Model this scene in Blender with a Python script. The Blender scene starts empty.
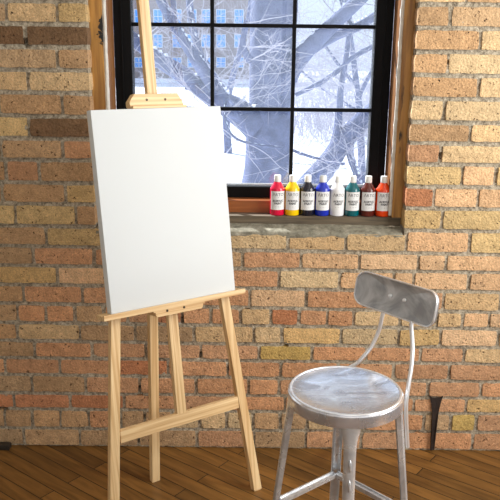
import bpy, bmesh, math, random
from mathutils import Vector, Matrix, noise
random.seed(7)
C = bpy.context.scene.collection
PI = math.pi

# ------------------------------------------------------------------ camera
FPX, PITCH, ROLL, CAMH, CAMD = 730.0, 0.2592, 0.0117, 1.4449, 2.5
_r0 = Vector((1, 0, 0)); _f0 = Vector((0, math.cos(PITCH), -math.sin(PITCH))); _u0 = Vector((0, math.sin(PITCH), math.cos(PITCH)))
CR = _r0*math.cos(ROLL) + _u0*math.sin(ROLL)
CU = _u0*math.cos(ROLL) - _r0*math.sin(ROLL)
CO = Vector((0, -CAMD, CAMH))
def at(x, y, Y):
    """point of the place seen at photo pixel (x, y), at distance Y beyond the brick face"""
    d = _f0 + CR*((x-250)/FPX) - CU*((y-250)/FPX)
    return CO + d*((Y-CO.y)/d.y)
cam = bpy.data.cameras.new('camera'); cam.lens = 36*FPX/500; cam.sensor_width = 36; cam.sensor_fit = 'HORIZONTAL'
cam.clip_start = 0.05; cam.clip_end = 400
co = bpy.data.objects.new('camera', cam); C.objects.link(co)
m = Matrix((CR, CU, -_f0)).transposed().to_4x4(); m.translation = CO
co.matrix_world = m
bpy.context.scene.camera = co

# ------------------------------------------------------------------ materials
def s2l(c):
    return tuple(((v/255)/12.92 if v/255 <= .04045 else ((v/255+.055)/1.055)**2.4) for v in c)
def newmat(name):
    mt = bpy.data.materials.new(name); mt.use_nodes = True
    nt = mt.node_tree; b = nt.nodes['Principled BSDF']
    return mt, nt, b
def N(nt, t, **k):
    n = nt.nodes.new(t)
    for a, v in k.items(): setattr(n, a, v)
    return n
def plain(name, rgb, rough=.5, metal=0., coat=0., spec=.5, noise_amt=0., nscale=30, bump=0., bscale=200):
    mt, nt, b = newmat(name); L = nt.links.new
    c = s2l(rgb)+(1,)
    b.inputs['Base Color'].default_value = c; b.inputs['Roughness'].default_value = rough; b.inputs['Metallic'].default_value = metal
    b.inputs['Coat Weight'].default_value = coat; b.inputs['Specular IOR Level'].default_value = spec
    tc = N(nt, 'ShaderNodeTexCoord')
    if noise_amt:
        n = N(nt, 'ShaderNodeTexNoise'); n.inputs['Scale'].default_value = nscale; n.inputs['Detail'].default_value = 5
        L(tc.outputs['Object'], n.inputs['Vector'])
        mr = N(nt, 'ShaderNodeMapRange'); mr.inputs[1].default_value = .3; mr.inputs[2].default_value = .7; mr.inputs[3].default_value = 1-noise_amt; mr.inputs[4].default_value = 1+noise_amt
        L(n.outputs['Fac'], mr.inputs[0])
        mx = N(nt, 'ShaderNodeVectorMath', operation='SCALE'); mx.inputs[0].default_value = c[:3]
        L(mr.outputs[0], mx.inputs['Scale']); L(mx.outputs[0], b.inputs['Base Color'])
    if bump:
        n = N(nt, 'ShaderNodeTexNoise'); n.inputs['Scale'].default_value = bscale; n.inputs['Detail'].default_value = 4
        L(tc.outputs['Object'], n.inputs['Vector'])
        bp = N(nt, 'ShaderNodeBump'); bp.inputs['Strength'].default_value = bump; bp.inputs['Distance'].default_value = .003
        L(n.outputs['Fac'], bp.inputs['Height']); L(bp.outputs[0], b.inputs['Normal'])
    return mt
def wood(name, light, dark, rough=.5, sl=3, sw=90, spots=0.):
    """grain runs along UV u (metres)"""
    mt, nt, b = newmat(name); L = nt.links.new
    uv = N(nt, 'ShaderNodeUVMap'); mp = N(nt, 'ShaderNodeMapping'); mp.inputs['Scale'].default_value = (sl, sw, 1)
    L(uv.outputs[0], mp.inputs[0])
    n = N(nt, 'ShaderNodeTexNoise'); n.inputs['Scale'].default_value = 1; n.inputs['Detail'].default_value = 4; n.inputs['Distortion'].default_value = .6
    L(mp.outputs[0], n.inputs['Vector'])
    cr = N(nt, 'ShaderNodeValToRGB'); cr.color_ramp.elements[0].position = .35; cr.color_ramp.elements[1].position = .62
    cr.color_ramp.elements[0].color = s2l(dark)+(1,); cr.color_ramp.elements[1].color = s2l(light)+(1,)
    L(n.outputs['Fac'], cr.inputs[0])
    out = cr.outputs[0]
    if spots:
        mp2 = N(nt, 'ShaderNodeMapping'); mp2.inputs['Scale'].default_value = (7, 30, 1); L(uv.outputs[0], mp2.inputs[0])
        n2 = N(nt, 'ShaderNodeTexNoise'); n2.inputs['Scale'].default_value = 1; n2.inputs['Detail'].default_value = 6; L(mp2.outputs[0], n2.inputs['Vector'])
        r2 = N(nt, 'ShaderNodeMapRange'); r2.inputs[1].default_value = 1-spots; r2.inputs[2].default_value = 1-spots+.05; L(n2.outputs['Fac'], r2.inputs[0])
        mx = N(nt, 'ShaderNodeMix', data_type='RGBA'); L(r2.outputs[0], mx.inputs[0]); L(out, mx.inputs[6]); mx.inputs[7].default_value = (.012, .009, .007, 1)
        out = mx.outputs[2]
    L(out, b.inputs['Base Color']); b.inputs['Roughness'].default_value = rough
    bp = N(nt, 'ShaderNodeBump'); bp.inputs['Strength'].default_value = .15; bp.inputs['Distance'].default_value = .001
    L(n.outputs['Fac'], bp.inputs['Height']); L(bp.outputs[0], b.inputs['Normal'])
    return mt

def mat_brick():
    mt, nt, b = newmat('old_brick'); L = nt.links.new
    at_ = N(nt, 'ShaderNodeVertexColor', layer_name='brick_tone'); tc = N(nt, 'ShaderNodeTexCoord')
    n = N(nt, 'ShaderNodeTexNoise'); n.inputs['Scale'].default_value = 28; n.inputs['Detail'].default_value = 8; n.inputs['Roughness'].default_value = .65
    L(tc.outputs['Object'], n.inputs['Vector'])
    mr = N(nt, 'ShaderNodeMapRange'); mr.inputs[1].default_value = .28; mr.inputs[2].default_value = .72; mr.inputs[3].default_value = .72; mr.inputs[4].default_value = 1.2
    L(n.outputs['Fac'], mr.inputs[0])
    nb = N(nt, 'ShaderNodeTexNoise'); nb.inputs['Scale'].default_value = 230; nb.inputs['Detail'].default_value = 4; L(tc.outputs['Object'], nb.inputs['Vector'])
    mb = N(nt, 'ShaderNodeMapRange'); mb.inputs[1].default_value = .3; mb.inputs[2].default_value = .7; mb.inputs[3].default_value = .74; mb.inputs[4].default_value = 1.22; L(nb.outputs['Fac'], mb.inputs[0])
    mm = N(nt, 'ShaderNodeMath', operation='MULTIPLY'); L(mr.outputs[0], mm.inputs[0]); L(mb.outputs[0], mm.inputs[1])
    sc = N(nt, 'ShaderNodeVectorMath', operation='SCALE'); L(at_.outputs['Color'], sc.inputs[0]); L(mm.outputs[0], sc.inputs['Scale'])
    # pits
    v = N(nt, 'ShaderNodeTexVoronoi'); v.inputs['Scale'].default_value = 88; v.inputs['Randomness'].default_value = 1
    nz = N(nt, 'ShaderNodeTexNoise'); nz.inputs['Scale'].default_value = 160; nz.inputs['Detail'].default_value = 2
    L(tc.outputs['Object'], nz.inputs['Vector'])
    add = N(nt, 'ShaderNodeMix', data_type='RGBA', blend_type='LINEAR_LIGHT'); add.inputs[0].default_value = .012
    L(tc.outputs['Object'], add.inputs[6]); L(nz.outputs['Color'], add.inputs[7]); L(add.outputs[2], v.inputs['Vector'])
    sep = N(nt, 'ShaderNodeSeparateColor'); L(v.outputs['Color'], sep.inputs[0])
    thr = N(nt, 'ShaderNodeMapRange'); thr.inputs[1].default_value = .42; thr.inputs[2].default_value = 1.; thr.inputs[3].default_value = 0.; thr.inputs[4].default_value = .34
    L(sep.outputs[0], thr.inputs[0])
    lt = N(nt, 'ShaderNodeMath', operation='SUBTRACT'); L(thr.outputs[0], lt.inputs[0]); L(v.outputs['Distance'], lt.inputs[1])
    ml = N(nt, 'ShaderNodeMath', operation='MULTIPLY', use_clamp=True); L(lt.outputs[0], ml.inputs[0]); ml.inputs[1].default_value = 14
    mx = N(nt, 'ShaderNodeMix', data_type='RGBA'); L(ml.outputs[0], mx.inputs[0]); L(sc.outputs[0], mx.inputs[6]); mx.inputs[7].default_value = (.06, .03, .015, 1)
    L(mx.outputs[2], b.inputs['Base Color']); b.inputs['Roughness'].default_value = .9; b.inputs['Specular IOR Level'].default_value = .2
    # relief
    n2 = N(nt, 'ShaderNodeTexNoise'); n2.inputs['Scale'].default_value = 130; n2.inputs['Detail'].default_value = 6; L(tc.outputs['Object'], n2.inputs['Vector'])
    h = N(nt, 'ShaderNodeMath', operation='SUBTRACT'); L(n2.outputs['Fac'], h.inputs[0]); L(ml.outputs[0], h.inputs[1])
    bp = N(nt, 'ShaderNodeBump'); bp.inputs['Strength'].default_value = 1.; bp.inputs['Distance'].default_value = .005
    L(h.outputs[0], bp.inputs['Height']); L(bp.outputs[0], b.inputs['Normal'])
    return mt
def mat_mortar(name='lime_mortar', a=(188, 176, 154), c=(80, 70, 56), scale=95, bump=1.):
    mt, nt, b = newmat(name); L = nt.links.new
    tc = N(nt, 'ShaderNodeTexCoord')
    n = N(nt, 'ShaderNodeTexNoise'); n.inputs['Scale'].default_value = scale; n.inputs['Detail'].default_value = 8; n.inputs['Roughness'].default_value = .7
    L(tc.outputs['Object'], n.inputs['Vector'])
    cr = N(nt, 'ShaderNodeValToRGB'); e = cr.color_ramp.elements
    e[0].position = .3; e[0].color = s2l(c)+(1,); e[1].position = .58; e[1].color = s2l(a)+(1,)
    e2 = e.new(.72); e2.color = s2l(tuple(min(255, v+38) for v in a))+(1,)
    L(n.outputs['Fac'], cr.inputs[0]); L(cr.outputs[0], b.inputs['Base Color']); b.inputs['Roughness'].default_value = .95; b.inputs['Specular IOR Level'].default_value = .15
    n2 = N(nt, 'ShaderNodeTexNoise'); n2.inputs['Scale'].default_value = 260; n2.inputs['Detail'].default_value = 5; L(tc.outputs['Object'], n2.inputs['Vector'])
    bp = N(nt, 'ShaderNodeBump'); bp.inputs['Strength'].default_value = bump; bp.inputs['Distance'].default_value = .003
    L(n2.outputs['Fac'], bp.inputs['Height']); L(bp.outputs[0], b.inputs['Normal'])
    return mt
def mat_floor():
    mt, nt, b = newmat('plank_floor'); L = nt.links.new
    tc = N(nt, 'ShaderNodeTexCoord'); mp = N(nt, 'ShaderNodeMapping'); mp.inputs['Rotation'].default_value = (0, 0, math.radians(37.5))
    L(tc.outputs['Object'], mp.inputs[0])
    br = N(nt, 'ShaderNodeTexBrick'); br.offset = .37; br.offset_frequency = 2; br.squash = 1
    br.inputs['Scale'].default_value = 1; br.inputs['Mortar Size'].default_value = .002; br.inputs['Mortar Smooth'].default_value = .3
    br.inputs['Brick Width'].default_value = .93; br.inputs['Row Height'].default_value = .058; br.inputs['Bias'].default_value = 0
    br.inputs['Color1'].default_value = (0, 0, 0, 1); br.inputs['Color2'].default_value = (1, 1, 1, 1); br.inputs['Mortar'].default_value = (.5, .5, .5, 1)
    L(mp.outputs[0], br.inputs['Vector'])
    mp2 = N(nt, 'ShaderNodeMapping'); mp2.inputs['Scale'].default_value = (4, 34, 1); L(mp.outputs[0], mp2.inputs[0])
    adv = N(nt, 'ShaderNodeVectorMath', operation='ADD'); L(mp2.outputs[0], adv.inputs[0])
    scv = N(nt, 'ShaderNodeVectorMath', operation='SCALE'); scv.inputs['Scale'].default_value = 37; L(br.outputs['Color'], scv.inputs[0]); L(scv.outputs[0], adv.inputs[1])
    n = N(nt, 'ShaderNodeTexNoise'); n.inputs['Scale'].default_value = 1; n.inputs['Detail'].default_value = 6; n.inputs['Distortion'].default_value = 1.2; L(adv.outputs[0], n.inputs['Vector'])
    cr = N(nt, 'ShaderNodeValToRGB'); e = cr.color_ramp.elements
    e[0].position = .25; e[0].color = s2l((90, 60, 24))+(1,); e[1].position = .75; e[1].color = s2l((144, 102, 50))+(1,)
    L(n.outputs['Fac'], cr.inputs[0])
    mr = N(nt, 'ShaderNodeMapRange'); mr.inputs[3].default_value = .7; mr.inputs[4].default_value = 1.2; L(br.outputs['Color'], mr.inputs[0])
    sc = N(nt, 'ShaderNodeVectorMath', operation='SCALE'); L(cr.outputs[0], sc.inputs[0]); L(mr.outputs[0], sc.inputs['Scale'])
    # worn darker patches
    n3 = N(nt, 'ShaderNodeTexNoise'); n3.inputs['Scale'].default_value = 5; n3.inputs['Detail'].default_value = 5; L(tc.outputs['Object'], n3.inputs['Vector'])
    r3 = N(nt, 'ShaderNodeMapRange'); r3.inputs[1].default_value = .6; r3.inputs[2].default_value = .75; r3.inputs[4].default_value = .55; L(n3.outputs['Fac'], r3.inputs[0])
    m3 = N(nt, 'ShaderNodeMix', data_type='RGBA'); L(r3.outputs[0], m3.inputs[0]); L(sc.outputs[0], m3.inputs[6]); m3.inputs[7].default_value = s2l((74, 42, 16))+(1,)
    mx = N(nt, 'ShaderNodeMix', data_type='RGBA'); L(br.outputs['Fac'], mx.inputs[0]); L(m3.outputs[2], mx.inputs[6]); mx.inputs[7].default_value = s2l((24, 13, 5))+(1,)
    L(mx.outputs[2], b.inputs['Base Color'])
    b.inputs['Roughness'].default_value = .42
    inv = N(nt, 'ShaderNodeMath', operation='MULTIPLY_ADD'); inv.inputs[1].default_value = -1; inv.inputs[2].default_value = 1; L(br.outputs['Fac'], inv.inputs[0])
    bp = N(nt, 'ShaderNodeBump'); bp.inputs['Strength'].default_value = .4; bp.inputs['Distance'].default_value = .002; L(inv.outputs[0], bp.inputs['Height']); L(bp.outputs[0], b.inputs['Normal'])
    return mt
def mat_metal(name, a, c, r0, r1, scale, stretch=(1, 1, 1), met=.8):
    mt, nt, b = newmat(name); L = nt.links.new
    tc = N(nt, 'ShaderNodeTexCoord'); mp = N(nt, 'ShaderNodeMapping'); mp.inputs['Scale'].default_value = stretch; L(tc.outputs['Object'], mp.inputs[0])
    n = N(nt, 'ShaderNodeTexNoise'); n.inputs['Scale'].default_value = scale; n.inputs['Detail'].default_value = 5; n.inputs['Distortion'].default_value = 1.5; L(mp.outputs[0], n.inputs['Vector'])
    cr = N(nt, 'ShaderNodeValToRGB'); e = cr.color_ramp.elements
    e[0].position = .36; e[0].color = s2l(c)+(1,); e[1].position = .64; e[1].color = s2l(a)+(1,)
    L(n.outputs['Fac'], cr.inputs[0]); L(cr.outputs[0], b.inputs['Base Color'])
    mr = N(nt, 'ShaderNodeMapRange'); mr.inputs[1].default_value = .3; mr.inputs[2].default_value = .7; mr.inputs[3].default_value = r1; mr.inputs[4].default_value = r0; L(n.outputs['Fac'], mr.inputs[0])
    L(mr.outputs[0], b.inputs['Roughness']); b.inputs['Metallic'].default_value = met
    bp = N(nt, 'ShaderNodeBump'); bp.inputs['Strength'].default_value = .12; bp.inputs['Distance'].default_value = .004; L(n.outputs['Fac'], bp.inputs['Height']); L(bp.outputs[0], b.inputs['Normal'])
    return mt
def mat_glass():
    """clear pane with a bluish translucent film standing in for outdoor haze"""
    mt = bpy.data.materials.new('hazy_pane'); mt.use_nodes = True; nt = mt.node_tree; nt.nodes.clear(); L = nt.links.new
    o = N(nt, 'ShaderNodeOutputMaterial'); tr = N(nt, 'ShaderNodeBsdfTransparent'); tl = N(nt, 'ShaderNodeBsdfTranslucent'); gl = N(nt, 'ShaderNodeBsdfGlossy')
    tr.inputs[0].default_value = (.94, .965, 1, 1); tl.inputs[0].default_value = (.66, .8, 1, 1); gl.inputs['Roughness'].default_value = .02
    m1 = N(nt, 'ShaderNodeMixShader'); m1.inputs[0].default_value = GLASS_HAZE; L(tr.outputs[0], m1.inputs[1]); L(tl.outputs[0], m1.inputs[2])
    m2 = N(nt, 'ShaderNodeMixShader'); m2.inputs[0].default_value = .04; L(m1.outputs[0], m2.inputs[1]); L(gl.outputs[0], m2.inputs[2])
    L(m2.outputs[0], o.inputs[0]); return mt
GLASS_HAZE = .022  # share of the veil that imitates haze outdoors
M = dict(
    brick=mat_brick(), mortar=mat_mortar(), concrete=mat_mortar('weathered_concrete', (150, 145, 128), (92, 88, 74), 40, .6),
    floor=mat_floor(),
    pine=wood('pale_pine', (236, 206, 156), (202, 160, 106), .5, 2.5, 90),
    casing=wood('stained_casing', (188, 138, 68), (140, 96, 42), .45, 4, 60, .37),
    jamb=wood('brown_jamb', (138, 92, 48), (112, 70, 32), .45, 4, 60),
    apron=wood('red_brown_wood', (166, 98, 48), (134, 74, 34), .4, 4, 60),
    sillwood=wood('worn_sill_wood', (112, 98, 78), (78, 68, 54), .85, 6, 80, .3),
    canvas=plain('primed_canvas', (215, 219, 219), .75, spec=.2, bump=.15, bscale=900),
    canvas_side=plain('canvas_edge', (216, 219, 218), .75, spec=.2, bump=.15, bscale=900),
    screw=plain('dark_screw', (70, 60, 48), .4, .9),
    black=plain('black_frame_paint', (9, 9, 10), .55, spec=.15),
    plaster=plain('white_plaster', (214, 210, 200), .8, noise_amt=.12, nscale=60, bump=.4),
    seat=mat_metal('brushed_steel_seat', (234, 238, 246), (194, 197, 206), .16, .32, 9, (1, 2.2, 1)),
    steel=mat_metal('worn_steel', (228, 230, 232), (190, 191, 193), .24, .36, 12, met=.62),
    steelback=mat_metal('scuffed_steel_plate', (200, 202, 206), (150, 152, 156), .32, .48, 12),
    chrome=plain('polished_tube', (240, 240, 240), .3, .7),
    rubber=plain('dark_rubber', (38, 36, 34), .7),
    white=plain('white_plastic', (236, 236, 232), .35),
    label=plain('paper_label', (226, 226, 224), .6),
    ink=plain('label_ink', (58, 58, 64), .6),
    snow=plain('snow', (226, 231, 242), .85, spec=.2, noise_amt=.05, nscale=3),
    bark=plain('hazed_bark', (100, 106, 132), .9, spec=.1, noise_amt=.25, nscale=9, bump=.8, bscale=25),  # outdoor haze put into the bark's blue-grey colour
    twig=plain('frosted_sunlit_twig', (176, 174, 184), .8, spec=.1),  # frost, with sunlight also put into the pale colour
    wallpaint=plain('room_paint', (205, 200, 190), .85, spec=.2, noise_amt=.03, nscale=4),
    ceilpaint=plain('ceiling_paint', (225, 222, 215), .9, spec=.1),
    bldg=plain('tan_masonry', (140, 130, 128), .9, spec=.1, noise_amt=.08, nscale=.6),
    bglass=plain('blue_window_glass', (70, 150, 226), .3, spec=.5),
    bframe=plain('pale_window_frame', (190, 205, 220), .6),
    strip_mat=plain('dark_strip_surface', (48, 36, 30), .7, .2, noise_amt=.3, nscale=60, bump=.5),  # dark mottled surface of the tapered strip
    darkbar=plain('dark_painted_bar', (44, 38, 32), .5, noise_amt=.2, nscale=40),
)
M['pane'] = mat_glass()
def stained(name, base):
    '''the casing wood with one black water stain of its own shape near its inner edge'''
    mt = base.copy(); mt.name = name; nt = mt.node_tree; L = nt.links.new; b = nt.nodes['Principled BSDF']
    src = b.inputs['Base Color'].links[0].from_socket
    tc = N(nt, 'ShaderNodeTexCoord'); sx = N(nt, 'ShaderNodeSeparateXYZ'); L(tc.outputs['Object'], sx.inputs[0])
    n = N(nt, 'ShaderNodeTexNoise'); n.inputs['Scale'].default_value = 70; n.inputs['Detail'].default_value = 5; L(tc.outputs['Object'], n.inputs['Vector'])
    z1 = N(nt, 'ShaderNodeMath', operation='SUBTRACT'); L(sx.outputs[2], z1.inputs[0]); z1.inputs[1].default_value = 1.525
    z2 = N(nt, 'ShaderNodeMath', operation='ABSOLUTE'); L(z1.outputs[0], z2.inputs[0])
    z3 = N(nt, 'ShaderNodeMapRange'); z3.inputs[1].default_value = .03; z3.inputs[2].default_value = .085; z3.inputs[3].default_value = .42; z3.inputs[4].default_value = -.3; L(z2.outputs[0], z3.inputs[0])
    x3 = N(nt, 'ShaderNodeMapRange'); x3.inputs[1].default_value = -.535; x3.inputs[2].default_value = -.503; x3.inputs[3].default_value = -.22; x3.inputs[4].default_value = .2; L(sx.outputs[0], x3.inputs[0])
    a1 = N(nt, 'ShaderNodeMath', operation='ADD'); L(z3.outputs[0], a1.inputs[0]); L(x3.outputs[0], a1.inputs[1])
    a2 = N(nt, 'ShaderNodeMath', operation='ADD'); L(a1.outputs[0], a2.inputs[0]); L(n.outputs['Fac'], a2.inputs[1])
    r = N(nt, 'ShaderNodeMapRange'); r.inputs[1].default_value = .9; r.inputs[2].default_value = .97; L(a2.outputs[0], r.inputs[0])
    mx = N(nt, 'ShaderNodeMix', data_type='RGBA'); L(r.outputs[0], mx.inputs[0]); L(src, mx.inputs[6]); mx.inputs[7].default_value = (.01, .008, .007, 1)
    L(mx.outputs[2], b.inputs['Base Color']); return mt
M['casing_stained'] = stained('stained_casing_black_mark', M['casing'])

# ------------------------------------------------------------------ object helpers
def link(o, parent=None):
    C.objects.link(o)
    if parent: o.parent = parent
    return o
def root_loc(p):
    v = Vector((0, 0, 0))
    while p: v = v + p.location; p = p.parent
    return v
def obj(name, bm, mat, parent=None, smooth=False, mats=None, label=None):
    """links a bmesh given in world coordinates as ONE mesh object"""
    off = root_loc(parent)
    if off.length: bmesh.ops.translate(bm, vec=-off, verts=bm.verts)
    me = bpy.data.meshes.new(name); bm.to_mesh(me); bm.free()
    for q in (mats or [mat]): me.materials.append(q)
    if smooth:
        me.polygons.foreach_set('use_smooth', [True]*len(me.polygons))
        try: me.set_sharp_from_angle(angle=math.radians(38))
        except Exception: pass
    o = link(bpy.data.objects.new(name, me), parent)
    if label: o['label'] = label
    return o
def thing(name, label, cat, loc=(0, 0, 0), group=None):
    o = bpy.data.objects.new(name, None); o.empty_display_size = .05; C.objects.link(o); o.location = loc
    o['label'] = label; o['category'] = cat
    if group: o['group'] = group
    return o
def tag(o, label, cat, group=None):
    o['label'] = label; o['category'] = cat
    if group: o['group'] = group
    return o
def rec(o, label, cat):
    """puts a single-mesh thing's origin at the middle of its mesh"""
    return tag(o, label, cat)
def struct(o): o['kind'] = 'structure'; return o
def uvl(bm): return bm.loops.layers.uv.verify()
def beam(bm, p0, p1, wdir, w, ddir, d, bevel=.002, mi=0):
    """square-section member from p0 to p1; w along wdir, d along ddir, grain along u"""
    old = set(bm.faces) if bevel else None
    p0 = Vector(p0); p1 = Vector(p1); wd = Vector(wdir).normalized()*w/2; dd = Vector(ddir).normalized()*d/2
    vs = [bm.verts.new(p+a*wd+b*dd) for p in (p0, p1) for a, b in ((-1, -1), (1, -1), (1, 1), (-1, 1))]
    q = [(3, 2, 1, 0), (4, 5, 6, 7), (0, 1, 5, 4), (1, 2, 6, 5), (2, 3, 7, 6), (3, 0, 4, 7)]
    fs = [bm.faces.new([vs[i] for i in f]) for f in q]
    bmesh.ops.recalc_face_normals(bm, faces=fs)
    if bevel:
        es = list({e for f in fs for e in f.edges})
        bmesh.ops.bevel(bm, geom=es, offset=bevel, segments=2, affect='EDGES', profile=.6)
        fs = [f for f in bm.faces if f not in old]
    u = uvl(bm); ax = (p1-p0).normalized(); wn = wd.normalized(); dn = dd.normalized(); k = random.random()*9
    for f in fs:
        f.material_index = mi
        for l in f.loops:
            v = l.vert.co-p0; l[u].uv = (v.dot(ax)+k, v.dot(wn)+v.dot(dn)+k)
    return fs
def box(bm, x0, x1, y0, y1, z0, z1, bevel=.001, grain='x', mi=0):
    c = Vector(((x0+x1)/2, (y0+y1)/2, (z0+z1)/2))
    if grain == 'x': return beam(bm, (x0, c.y, c.z), (x1, c.y, c.z), (0, 1, 0), abs(y1-y0), (0, 0, 1), abs(z1-z0), bevel, mi)
    if grain == 'z': return beam(bm, (c.x, c.y, z0), (c.x, c.y, z1), (1, 0, 0), abs(x1-x0), (0, 1, 0), abs(y1-y0), bevel, mi)
    return beam(bm, (c.x, y0, c.z), (c.x, y1, c.z), (1, 0, 0), abs(x1-x0), (0, 0, 1), abs(z1-z0), bevel, mi)
def prism(bm, pts, O, ea, eb, en, t0, t1, bevel=.0015):
    """polygon pts (a, b) in frame O, ea, eb extruded along en from t0 to t1; grain along a"""
    lo = [bm.verts.new(O+ea*a+eb*b+en*t0) for a, b in pts]; hi = [bm.verts.new(O+ea*a+eb*b+en*t1) for a, b in pts]
    n = len(pts); fs = [bm.faces.new(lo[::-1]), bm.faces.new(hi)]
    for i in range(n): fs.append(bm.faces.new((lo[i], lo[(i+1) % n], hi[(i+1) % n], hi[i])))
    bmesh.ops.recalc_face_normals(bm, faces=fs)
    if bevel:
        es = list(set(fs[0].edges) | set(fs[1].edges))
        bmesh.ops.bevel(bm, geom=es, offset=bevel, segments=2, affect='EDGES', profile=.6)
    u = uvl(bm)
    for f in bm.faces:
        for l in f.loops:
            v = l.vert.co-O; l[u].uv = (v.dot(ea), v.dot(eb)+v.dot(en))
def tube(bm, pts, rad, seg=10, cap=True, flat=None):
    """round (or flattened) tube through pts; rad a number or list"""
    pts = [Vector(p) for p in pts]; n = len(pts)
    rs = rad if isinstance(rad, (list, tuple)) else [rad]*n
    rings = []; prev = None
    for i, p in enumerate(pts):
        t = (pts[min(i+1, n-1)]-pts[max(i-1, 0)])
        if t.length < 1e-9: t = Vector((0, 0, 1))
        t.normalize()
        if prev is None:
            a = t.cross(Vector((0, 0, 1)) if abs(t.z) < .9 else Vector((1, 0, 0))).normalized()
        else:
            a = (prev-t*prev.dot(t)).normalized()
        prev = a; b = t.cross(a)
        if flat: rings.append([bm.verts.new(p+flat[0]*rs[i]*math.cos(2*PI*k/seg)+flat[1]*rs[i]*math.sin(2*PI*k/seg)) for k in range(seg)])
        else: rings.append([bm.verts.new(p+(a*math.cos(2*PI*k/seg)+b*math.sin(2*PI*k/seg))*rs[i]) for k in range(seg)])
    for r0, r1 in zip(rings, rings[1:]):
        for k in range(seg): bm.faces.new((r0[k], r0[(k+1) % seg], r1[(k+1) % seg], r1[k]))
    if cap: bm.faces.new(rings[0][::-1]); bm.faces.new(rings[-1])
def smooth_path(pts, sub=6):
    pts = [Vector(p) for p in pts]; out = []
    for i in range(len(pts)-1):
        p0 = pts[max(i-1, 0)]; p1 = pts[i]; p2 = pts[i+1]; p3 = pts[min(i+2, len(pts)-1)]
        for k in range(sub):
            t = k/sub
            out.append(.5*((2*p1)+(p2-p0)*t+(2*p0-5*p1+4*p2-p3)*t*t+(3*p1-p0-3*p2+p3)*t**3))
    out.append(pts[-1]); return out
def lathe(bm, prof, c, seg=40, sx=1, sy=1):
    c = Vector(c); rings = []
    for r, z in prof:
        if r < 1e-6: rings.append([bm.verts.new(c+Vector((0, 0, z)))])
        else: rings.append([bm.verts.new(c+Vector((r*sx*math.cos(2*PI*k/seg), r*sy*math.sin(2*PI*k/seg), z))) for k in range(seg)])
    for a, b in zip(rings, rings[1:]):
        for k in range(seg):
            k2 = (k+1) % seg
            if len(a) == 1 and len(b) == 1: continue
            if len(a) == 1: bm.faces.new((a[0], b[k2], b[k]))
            elif len(b) == 1: bm.faces.new((a[k], a[k2], b[0]))
            else: bm.faces.new((a[k], a[k2], b[k2], b[k]))
    bmesh.ops.recalc_face_normals(bm, faces=bm.faces)

# ------------------------------------------------------------------ the brick wall
OPL, OPR, OPT = -.544, .540, 2.20       # masonry opening
XL, XR, ZT = -2.0, 2.0, 2.8
LY = [1, 24, 47, 70, 92.7, 116, 138.6, 160, 182.7, 204, 226, 246.6, 266, 285, 304, 323, 341, 358, 375, 393, 409, 428, 446]
RY = [4.5, 28.5, 52, 75.6, 99, 122.4, 143.6, 164.7, 187, 209, 231, 254, 272, 291.6, 311.4, 328.5, 347.4, 363.6, 381, 398, 413.6, 432, 448]
zl = [at(42, y, 0).z for y in LY]; zr = [at(457, y, 0).z for y in RY]
def zline(n, X):
    """height of mortar line n (0 = top of the photo, 22 = floor) at X"""
    t = max(-.35, min(1.35, (X+.65)/1.30))
    if n <= 0: return (zl[0]+(zr[0]-zl[0])*t)-n*.0735
    if n >= 22: return .003
    return zl[n]+(zr[n]-zl[n])*t
PAL = dict(b=(212, 181, 137), t=(194, 158, 118), y=(214, 180, 126), o=(205, 156, 116), r=(194, 134, 96), p=(222, 181, 138), d=(126, 97, 70), Y=(204, 172, 104), w=(214, 186, 140))
# course: tone, joint (photo x), tone, joint ... read left to right; '|' marks the window opening
COURSES = {
 0: 't 30 t 70 b | b 466 t',
 1: 't 6.6 b 57 y | t 450.5 t',
 2: 'd 25 d | t 480.6 b',
 3: 't 57 t | t 448 b',
 4: 'b 28 b | t 479 b',
 5: 't 62 t | b 444 b',
 6: 'y 29 d | t 470 b',
 7: 't 63 o | o 440.6 b',
 8: 't 6 o 39 t | y 462.6 p 495.6 y',
 9: 't 2 t 65.5 y | r 434 p 478 p',
 10: 'y 15.5 y 76 t | y 442 y',
 11: 't 46.6 y 108 t 165 b 226 b 288 b 346 b 406.5 p 470 y',
 12: 't 33 o 94 o 150 t 195 t 243 o 301 p 359.5 p 418.6 p 446 p',
 13: 'y 57 p 120 o 180 o 220 o 279.4 b 339.7 p 394 p 414 p 469 p',
 14: 't 24 o 82.5 o 140 o 195 o 249.7 p 306 o 370 o 444 b 500 b',
 15: 't 17.6 o 46 o 75 t 104 o 128 o 155 r 182 o 211 o 241 b 271 r 299 o 327.5 o 354 b 400 b 436.6 b 462.6 p 489.5 p',
 16: 't 17.6 b 80 t 135 t 194 b 254 b 282 y 341 b 399 y 440.6 p',
 17: 't 35 o 92 o 146 o 201 o 259 Y 312 o 366.6 o 420.8 o 463.7 b',
 18: 'o 5.5 o 60 o 114 r 168 o 227.5 o 281 o 338 o 393.7 o 449 o',
 19: 't 32 t 86 o 139.6 o 196 o 248.6 o 279 o 320 o 370 o 428 o 481 o',
 20: 'r 14 r 70 r 124 o 182 o 242 o 285 o 340 o 388 o 414 o 466 y',
 21: 't 4.8 t 32.5 t 60.5 t 89 o 121 t 145 t 172 b 200 b 226.6 b 253 t 280.5 t 307 b 336 o 365 o 400 o 424 t 450.5 Y 476 o',
 22: 't 24 t 80 t 139 t 197 o 254 t 306 o 361 o 405 o 472.5 o',
}
rb = random.Random(11)
bw = bmesh.new(); colL = bw.loops.layers.float_color.new('brick_tone')
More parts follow.
